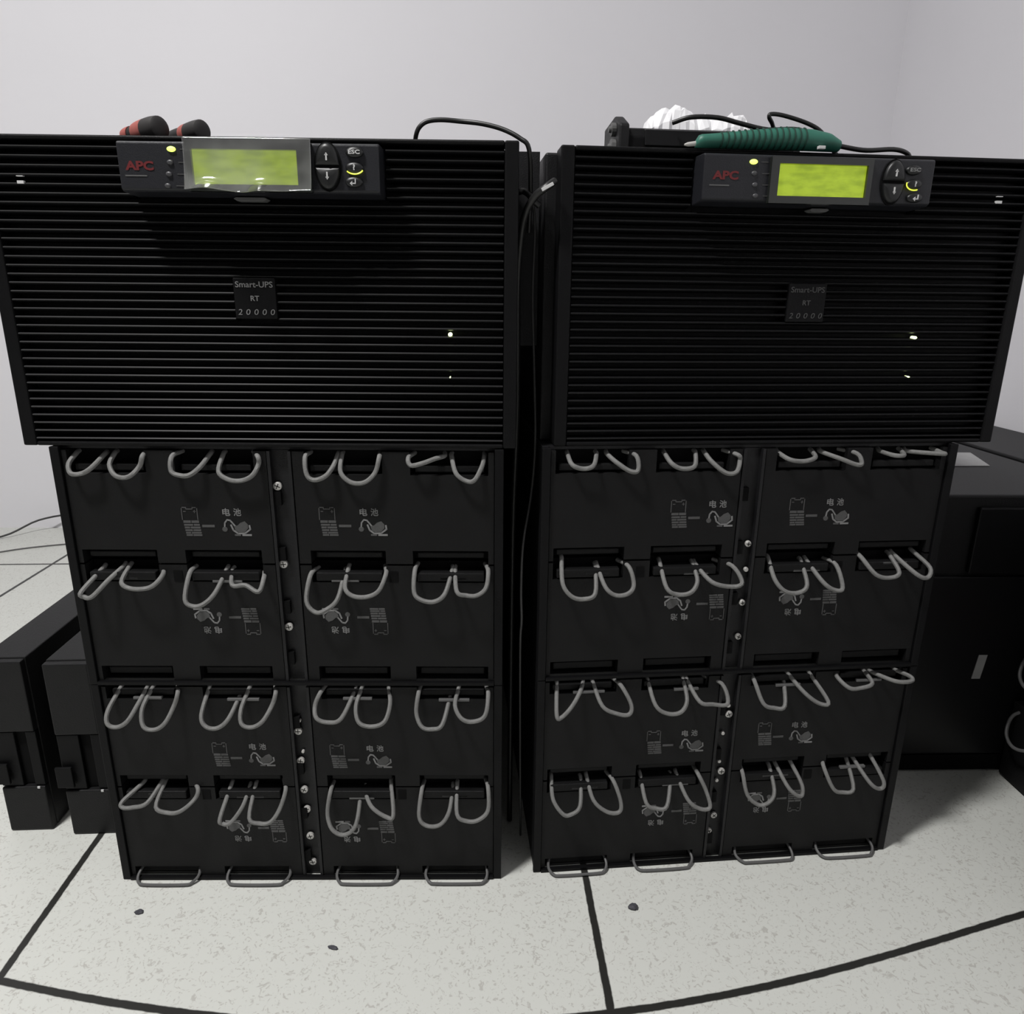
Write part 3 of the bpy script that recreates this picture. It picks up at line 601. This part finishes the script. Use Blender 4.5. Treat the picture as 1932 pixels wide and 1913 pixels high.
# cables by the back wall
cable([(-1.25, 1.16, .003), (-1.05, 1.20, .003), (-.93, 1.25, .006), (-.86, 1.31, .035), (-.77, 1.335, .045), (-.68, 1.335, .03), (-.60, 1.32, .006), (-.4, 1.30, .003), (-.1, 1.28, .003)], .0026, 'cableg', 'thin dark cable rising against the foot of the back wall', 'W')
cable([(-1.2, 1.02, .0022), (-.95, 1.08, .0022), (-.80, 1.17, .0022), (-.62, 1.22, .0022), (-.35, 1.24, .0022)], .0018, 'clip', 'pale thin cable lying on the floor near the back wall', 'W')

# ------------------------------------------------------------------ towers beside the left stack
def tower(x0, x1, yf, h, label, yaw):
    t = Thing('battery_tower', label, 'battery tower', 'W', ((x0+x1)/2, yf, 0), 'narrow towers beside the left stack', yaw=yaw); D = .36
    t.part('case', MB().box(x0, x1, yf+.006, yf+D, .001, h), 'cab', bevel=.0015)
    w = x1-x0
    t.part('upper_cover', MB().box(x0+.0005, x1-.0005, yf-.004, yf+.0055, h*.60, h-.001), 'cab', bevel=.0015)
    t.part('lower_cover', MB().box(x0+.0005, x1-.0005, yf-.004, yf+.0055, .001, h*.27), 'cab', bevel=.0015)
    t.part('middle_panel', MB().box(x0+.0005, x0+w*.5, yf-.002, yf+.0055, h*.275, h*.595).box(x0+w*.76, x1-.0005, yf-.002, yf+.0055, h*.275, h*.595), 'bezel', bevel=.001)
    t.part('vertical_slot', MB().box(x0+w*.505, x0+w*.755, yf+.003, yf+.0055, h*.275, h*.595), 'dark')
    t.part('latch', MB().box(x0-.005, x0+w*.28, yf-.008, yf-.0045, h*.30, h*.42), 'bezel', bevel=.001)
    t.part('indicator', MB().box(x1-.009, x1-.006, yf-.0048, yf-.0035, h*.262, h*.273), 'white')
tower(-.179, -.127, .108, .235, 'narrow black tower on the floor, furthest from the left stack', .03)
tower(-.098, -.046, .100, .236, 'narrow black tower on the floor, tight against the left stack', .03)

# ------------------------------------------------------------------ cabinets behind the right stack
def cabinets():
    t = Thing('equipment_cabinet', 'low black cabinet behind the right stack, white paper on its top', 'cabinet', 'W', (1.06, .20, 0), 'low black cabinets by the right wall')
    t.part('case', MB().box(.97, 1.250, .204, .80, .002, .41), 'cab', bevel=.003)
    t.part('door', MB().box(.975, 1.247, .198, .2035, .03, .30), 'louver', bevel=.002)
    t.part('top_band', MB().box(1.048, 1.247, .196, .2035, .305, .395), 'bezel', bevel=.002)
    t.part('plinth', MB().box(.975, 1.247, .200, .2035, .003, .027), 'dark')
    t.part('sticker', MB().prism_y([(1.083, .150), (1.095, .150), (1.099, .186), (1.087, .186)], .1972, .1979), 'sticker', label='pale rectangular sticker')
    t2 = Thing('equipment_cabinet', 'low black cabinet against the right wall, bare top', 'cabinet', 'W', (1.35, .20, 0), 'low black cabinets by the right wall')
    t2.part('case', MB().box(1.268, 1.450, .204, .80, .002, .41), 'cab', bevel=.003)
    t2.part('door', MB().box(1.272, 1.446, .198, .2035, .03, .395), 'louver', bevel=.002)
    single('paper_label', MB().prism_z([(1.07, .368), (1.178, .372), (1.213, .470), (1.07, .470)], .4105, .4112), 'sticker', 'white paper sheet lying on the low black cabinet', 'paper', 'W', (1.14, .4, .4105))
cabinets()
def side_rack():
    X = 1.143
    t = Thing('battery_rack', 'black battery rack beside the right wall, its front turned towards the stacks', 'battery rack', 'W', (X, .0, 0), 'open battery racks')
    t.part('rack_shell', MB().box(X+.02, X+.29, -.26, .194, .002, .40), 'cab', bevel=.002)
    t.part('front_panel', MB().box(X+.004, X+.0195, -.045, .192, .004, .118).box(X+.004, X+.0195, -.045, .192, .150, .262).box(X+.004, X+.0195, -.045, .192, .290, .396)
           .box(X+.004, X+.0195, -.255, -.055, .004, .118).box(X+.004, X+.0195, -.255, -.055, .150, .262).box(X+.004, X+.0195, -.255, -.055, .290, .396), 'tray', bevel=.001)
    for y, z in ((.150, .100), (.07, .113), (.150, .188), (.07, .256), (-.10, .115)):
        P = [(X+.016, y+.028, z+.012), (X-.004, y+.030, z+.002), (X-.016, y+.02, z-.018), (X-.02, y, z-.026), (X-.016, y-.02, z-.018), (X-.004, y-.030, z+.002), (X+.016, y-.028, z+.012)]
        t.part('pull_cord', MB().tube(P, .0023, 8), 'clip', smooth=True)
    cable([(X-.004, .155, .225), (X-.018, .11, .19), (X-.022, .02, .175), (X-.018, -.03, .19), (X-.006, -.08, .21), (X+.001, -.16, .20)], .0028, 'redw', 'red wire looping across the front of the side rack', 'W', name='wire')
    cable([(X-.004, .155, .150), (X-.02, .11, .13), (X-.026, .01, .12), (X-.02, -.04, .135), (X-.006, -.09, .15), (X+.001, -.16, .15)], .0028, 'sleeve', 'purple wire looping across the front of the side rack', 'W', name='wire')
    t.part('screw', MB().lathe((X+.004, .160, .214), (-1, 0, 0), [(0, .004), (.002, .004), (.003, .002)], 12), 'steel')
side_rack()

# ------------------------------------------------------------------ crumbs on the floor
def chip(x, y, sx, sy, sz, seed, label, ang):
    rnd = random.Random(seed); n = 8; V = []; F = []
    for zz, q in ((0, 1), (.6, 1.05), (1, .6)):
        for k in range(n):
            th = 2*math.pi*k/n; rr = q*rnd.uniform(.7, 1.1); a, b = math.cos(th)*sx*rr, math.sin(th)*sy*rr
            V.append((x+a*math.cos(ang)-b*math.sin(ang), y+a*math.sin(ang)+b*math.cos(ang), .0003+sz*zz))
    for r in range(2):
        for k in range(n): F.append((r*n+k, r*n+(k+1) % n, (r+1)*n+(k+1) % n, (r+1)*n+k))
    F.append([2*n+k for k in range(n)]); F.append(list(range(n))[::-1])
    single('debris_chip', MB().add(V, F), 'chip', label, 'debris', 'W', (x, y, .0003), 'crumbs of dirt on the floor')
chip(.0393, -.0251, .0052, .0032, .003, 1, 'small dark oval crumb on the floor before the left stack', .2)
chip(.2584, -.0740, .0058, .0022, .0025, 2, 'thin dark sliver on the floor, nearest to the viewer', -.3)
chip(.5787, -.0308, .0060, .0042, .005, 3, 'dark lumpy crumb on the floor before the right stack', .1)
